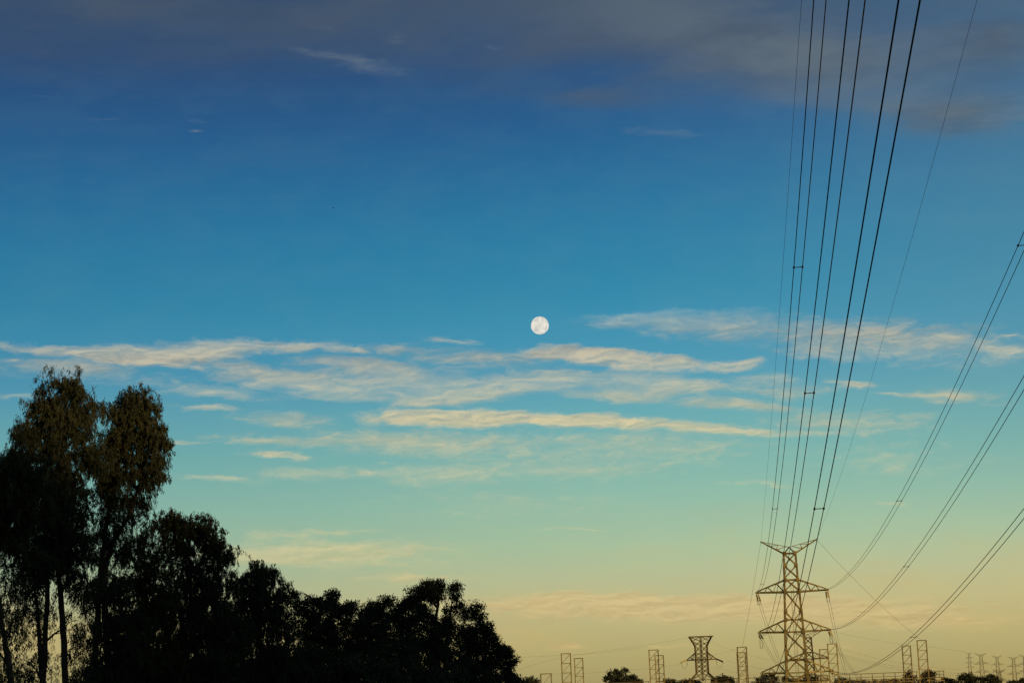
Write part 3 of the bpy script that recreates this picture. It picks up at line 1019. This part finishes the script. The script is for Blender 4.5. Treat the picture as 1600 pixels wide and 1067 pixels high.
D_ = 6.2
tree('eucalyptus_tree', 74, [[(112, 1190), (100, 1000), (92, 900), (95, 800), (98, 650), (97, 590)], [(60, 1190), (68, 1040), (75, 930), (70, 820), (62, 700)], [(150, 1190), (66, 1060), (60, 960), (52, 900)]],
     [(97, 600, 36, 32, 4.5), (72, 640, 36, 36, 5), (124, 634, 33, 38, 5), (100, 660, 45, 40, 4), (56, 690, 34, 40, 6), (130, 690, 26, 40, 5), (149, 710, 16, 34, 4), (100, 720, 46, 45, 5),
      (88, 780, 52, 50, D_), (60, 840, 55, 45, D_), (112, 845, 36, 45, D_), (125, 790, 22, 40, 4), (85, 880, 60, 35, 5), (40, 900, 45, 35, 3.2), (128, 905, 30, 40, 3), (50, 960, 50, 50, 1.8), (120, 980, 26, 60, 1.7), (40, 1040, 45, 40, 1.8), (125, 1050, 26, 40, 1.6)],
     'tallest eucalyptus at the left, its feathery pointed crown highest of all the trees', limbs=14)
tree('eucalyptus_tree', 77, [[(136, 1190), (146, 1060), (153, 960), (158, 880), (170, 800), (180, 740), (198, 650), (204, 610)], [(176, 1000), (162, 890), (175, 850), (205, 800), (222, 740)]],
     [(204, 618, 25, 25, 5.5), (222, 640, 28, 27, 6), (190, 645, 28, 34, 6), (236, 672, 27, 34, 7), (205, 685, 40, 42, D_), (175, 690, 22, 40, 4), (248, 704, 24, 26, 7), (225, 725, 36, 30, D_), (190, 742, 32, 38, 6),
      (236, 748, 18, 18, 4), (215, 775, 24, 22, 4.2), (180, 790, 26, 26, 4.2), (158, 750, 18, 50, 3.6), (160, 820, 16, 30, 3), (205, 812, 30, 20, 3), (180, 850, 30, 30, 2.6), (150, 850, 14, 40, 2), (170, 920, 40, 40, 5), (190, 990, 50, 50, D_), (165, 1050, 45, 45, 4)],
     'tall eucalyptus with reddish trunk and dense oval crown, right of the tallest one', bm_=M_BARKR, limbs=12, thick=.135)
tree('eucalyptus_tree', 68, [[(30, 1190), (18, 1067), (4, 980), (-8, 900), (-6, 760)]],
     [(33, 676, 17, 24, 5), (8, 734, 36, 34, D_), (34, 728, 36, 40, D_), (18, 780, 50, 46, D_), (60, 775, 36, 40, 5), (-20, 800, 40, 50, D_), (20, 850, 42, 34, 5), (-34, 770, 36, 50, D_), (5, 940, 34, 60, 1.6), (-10, 1030, 40, 60, 1.8)],
     'olive-tinted eucalyptus cut by the left edge of the picture, with a leaning trunk', lm=M_LEAFLIT)
tree('eucalyptus_tree', 82, [[(330, 1200), (310, 1050), (300, 940), (295, 850)]],
     [(255, 815, 20, 14, 5), (275, 822, 26, 20, 6), (306, 822, 28, 20, 6), (335, 838, 18, 18, 6), (262, 850, 26, 22, 3.6), (300, 860, 42, 30, 5.5), (342, 870, 22, 28, 6), (285, 905, 50, 34, 5.5), (335, 915, 40, 36, D_), (300, 965, 65, 45, D_), (350, 985, 40, 50, D_), (300, 1045, 90, 55, D_)],
     'rounded drooping eucalyptus stepping down right of the two tall ones', droop=1)
tree('eucalyptus_tree', 80, [[(240, 1200), (235, 1050), (228, 940), (225, 860)]],
     [(228, 845, 22, 28, 3.2), (205, 860, 26, 30, 3.5), (240, 880, 30, 30, 4), (215, 910, 36, 34, 5.5), (250, 940, 40, 35, D_), (220, 985, 60, 48, D_), (220, 1050, 90, 50, D_)],
     'shorter olive eucalyptus filling the dip below the reddish trunk', lm=M_LEAFLIT)
tree('eucalyptus_tree', 86, [[(420, 1200), (410, 1060), (403, 960), (400, 900)]],
     [(392, 896, 26, 16, 6), (415, 903, 24, 18, 6), (374, 912, 20, 18, 6), (434, 926, 16, 20, 7), (402, 930, 38, 26, 6), (385, 965, 50, 35, D_), (428, 965, 32, 32, D_), (410, 1010, 66, 40, D_), (410, 1060, 90, 40, D_)],
     'dome-shaped drooping tree left of the spiky-topped bushy tree')
SM = dict(leaf=(.10, .052), clr=.24, droop=.2)
tree('bushy_tree', 90, [[(500, 1200), (500, 1060), (498, 980), (505, 930)]],
     [(462, 928, 8, 8, 6), (468, 942, 16, 11, 4), (486, 940, 13, 9, 4.2), (521, 934, 14, 11, 7), (508, 946, 22, 14, 7), (540, 948, 16, 10, 7), (528, 962, 34, 18, D_), (478, 964, 32, 20, 5), (500, 995, 60, 34, D_), (490, 1045, 80, 40, D_)],
     'bushy tree with a small spiky top and a round knob, right of the dome-shaped one', **SM)
tree('bushy_tree', 92, [[(600, 1200), (598, 1060), (596, 990), (600, 945)]],
     [(602, 942, 11, 10, 7), (584, 946, 14, 9, 5.5), (570, 954, 14, 12, 4.5), (592, 958, 24, 14, 7), (582, 980, 40, 24, D_), (560, 1000, 45, 26, D_), (590, 1040, 80, 44, D_)],
     'low bushy tree between the spiky-topped tree and the cauliflower crown', **SM)
tree('bushy_tree', 94, [[(680, 1200), (676, 1070), (676, 1000), (684, 950), (688, 920)], [(676, 1060), (700, 990), (706, 940)]],
     [(664, 915, 15, 9, 7), (684, 918, 15, 10, 7), (655, 926, 16, 12, 7), (674, 929, 20, 12, 7), (712, 920, 11, 9, 7), (714, 935, 10, 10, 5), (642, 938, 15, 11, 6), (628, 950, 16, 11, 7), (650, 948, 20, 12, 5.5), (716, 953, 11, 11, 5.5),
      (698, 950, 9, 12, 3.2), (670, 952, 22, 12, 2.6), (612, 964, 18, 11, 7), (648, 972, 45, 18, D_), (700, 972, 18, 12, 5.5), (690, 990, 34, 20, 4.6), (640, 1005, 60, 30, D_), (690, 1020, 40, 24, 4.2), (660, 1050, 80, 40, D_)],
     'cauliflower-topped tree with sky gaps under its high crown', limbs=14, **SM)
tree('bushy_tree', 96, [[(770, 1200), (764, 1070), (756, 1000), (748, 960)]],
     [(746, 949, 9, 7, 6), (738, 957, 9, 8, 4), (747, 965, 12, 12, 6), (757, 980, 14, 12, 7), (766, 992, 10, 10, 7), (738, 990, 18, 18, 3.6), (748, 1008, 26, 18, 6), (776, 1006, 10, 10, 5), (786, 1018, 15, 11, 7), (797, 1034, 11, 14, 6), (800, 1055, 12, 16, 6), (730, 984, 16, 12, 4), (728, 1008, 22, 20, 6.5), (724, 962, 10, 12, 3.5), (770, 1035, 30, 26, D_), (735, 1040, 40, 24, 6), (750, 1065, 60, 26, D_), (806, 1066, 14, 12, 6)],
     'rightmost of the dark left-hand trees, tapering down to the horizon', limbs=12, **SM)
tree('thicket_shrub', 88, [[(380, 1200), (380, 1150), (378, 1080)], [(250, 1200), (252, 1150), (255, 1080)], [(520, 1200), (520, 1150), (525, 1080)]],
     [(200, 1060, 60, 30, 5), (270, 1055, 70, 36, 6), (350, 1060, 80, 40, 6), (440, 1058, 80, 36, 6), (530, 1062, 80, 34, 6), (610, 1064, 70, 30, 5), (690, 1068, 60, 26, 4)],
     'dense black thicket filling the ground under the left-hand trees', cat='shrub', leaf=(.2, .07), clr=.4, droop=.2)

# far trees near the substation
def fartree(Y, x0, lobes, label, dens=6, sz=.55):
    sc = Y / 600.0
    tree('far_tree', Y, [[(x0, 1150), (x0, 1090), (x0 + 1, 1066)]], [(a, b, c, d, dens if len(r_) == 0 else r_[0]) for (a, b, c, d, *r_) in lobes], label, lm=M_LEAFD,
         leaf=(sz * sc, sz * .5 * sc), clr=.55 * sc, droop=.2, group='far trees around the substation', thick=.35, limbs=5)
fartree(600, 970, [(960, 1049, 9, 4), (953, 1054, 6, 5), (974, 1047, 8, 3, 4), (981, 1048, 3, 2.5), (970, 1056, 10, 5), (985, 1060, 14, 5), (958, 1062, 12, 6), (946, 1060, 6, 3), (975, 1066, 30, 6), (998, 1064, 8, 4)], 'far tree with a lopsided umbrella top, standing between the two left gantry pairs')
fartree(620, 1044, [(1042, 1063, 7, 3.5), (1052, 1064, 6, 3), (1046, 1069, 14, 5)], 'small round far tree right of the overlapping gantry pair')
fartree(560, 1130, [(1128, 1058, 10, 4), (1138, 1061, 8, 4), (1118, 1062, 10, 4), (1130, 1068, 20, 6), (1144, 1066, 5, 4)], 'dome-shaped far tree at the right foot of the hourglass tower')
fartree(640, 1075, [(1070, 1064, 12, 2.5), (1085, 1065, 12, 3), (1076, 1069, 24, 5)], 'low flat far tree at the left foot of the hourglass tower')
fartree(560, 1198, [(1196, 1057, 8, 4), (1206, 1056, 8, 4), (1186, 1061, 7, 3), (1212, 1060, 5, 4), (1198, 1067, 22, 6)], 'rounded far tree under the left tip of the lowest crossarm')
fartree(560, 1240, [(1226, 1060, 5, 5), (1238, 1063, 10, 3, 3), (1262, 1060, 10, 4, 3.5), (1275, 1061, 8, 4, 4), (1250, 1067, 36, 4)], 'ragged far trees seen through the legs of the large tower')
fartree(520, 1320, [(1312, 1062, 10, 3, 3.5), (1330, 1066, 16, 4), (1360, 1067, 20, 4), (1390, 1065, 20, 4), (1315, 1067, 16, 4)], 'low dark far trees below the brown gantry beam')
fartree(520, 1420, [(1420, 1052, 6, 4), (1416, 1056, 6, 3), (1425, 1058, 8, 3), (1420, 1065, 22, 5)], 'round far tree between the two rightmost gantry columns')
fartree(520, 1450, [(1450, 1051, 8, 4), (1457, 1053, 5, 5), (1445, 1056, 7, 5), (1452, 1059, 9, 4), (1450, 1066, 14, 6)], 'bushy far tree behind the tallest gantry column')
fartree(640, 1476, [(1475, 1061, 5, 3), (1482, 1063, 8, 3), (1490, 1065, 12, 4), (1470, 1067, 8, 3)], 'small far tree standing apart right of the gantries')
fartree(660, 1515, [(1512, 1055, 8, 4), (1503, 1058, 7, 4), (1522, 1059, 6, 4), (1512, 1064, 18, 6)], 'highest clump of far trees below the leftmost tiny far towers')
fartree(660, 1550, [(1544, 1057, 5, 3.5), (1552, 1057, 7, 4), (1534, 1060, 7, 4), (1560, 1063, 6, 4), (1546, 1065, 22, 5)], 'broad far tree clump below the middle of the tiny far towers')
fartree(660, 1588, [(1582, 1065, 9, 2.5), (1597, 1062, 7, 3), (1590, 1068, 22, 4)], 'low far tree clump at the right edge of the picture')
fartree(300, 830, [(829, 1060, 6, 3.2), (822, 1064, 8, 3), (836, 1064, 6, 3), (830, 1068, 16, 5)], 'small dark tree at the right foot of the left-hand trees', sz=.5)

# ------------------------------------------------------------------ birds
def bird(x, y, Y, s, label, yaw):
    p = at(x, y, Y)
    root = empty('bird', p, yaw)
    tag(root, label, 'bird')
    m = MB()
    m.tube([(0, -.5 * s, 0), (0, -.38 * s, .01 * s), (0, -.15 * s, .02 * s), (0, .15 * s, .02 * s), (0, .35 * s, 0), (0, .42 * s, 0), (0, .55 * s, -.01 * s)], [.01 * s, .05 * s, .10 * s, .11 * s, .07 * s, .075 * s, .005 * s], 8)
    m.build('body', M_BIRD, root, True)
    for sx in (-1, 1):
        w = MB()
        w.v = [(sx * .08 * s, .18 * s, .03 * s), (sx * .08 * s, -.12 * s, .03 * s), (sx * .45 * s, -.08 * s, .16 * s), (sx * .48 * s, .22 * s, .17 * s), (sx * .95 * s, -.12 * s, .10 * s),
               (sx * .08 * s, .18 * s, .05 * s), (sx * .08 * s, -.12 * s, .05 * s), (sx * .45 * s, -.08 * s, .18 * s), (sx * .48 * s, .22 * s, .19 * s)]
        w.f = [(0, 1, 2, 3), (3, 2, 4), (5, 8, 7, 6), (8, 4, 7), (0, 3, 8, 5), (1, 6, 7, 2)]
        w.build('wing', M_BIRD, root)
bird(521, 325.5, 110, .16, 'tiny dark bird alone in the blue sky left of the moon', .6)
bird(1407, 631, 260, .14, 'tiny dark bird between the thin earth wire and the right conductors', -.4)
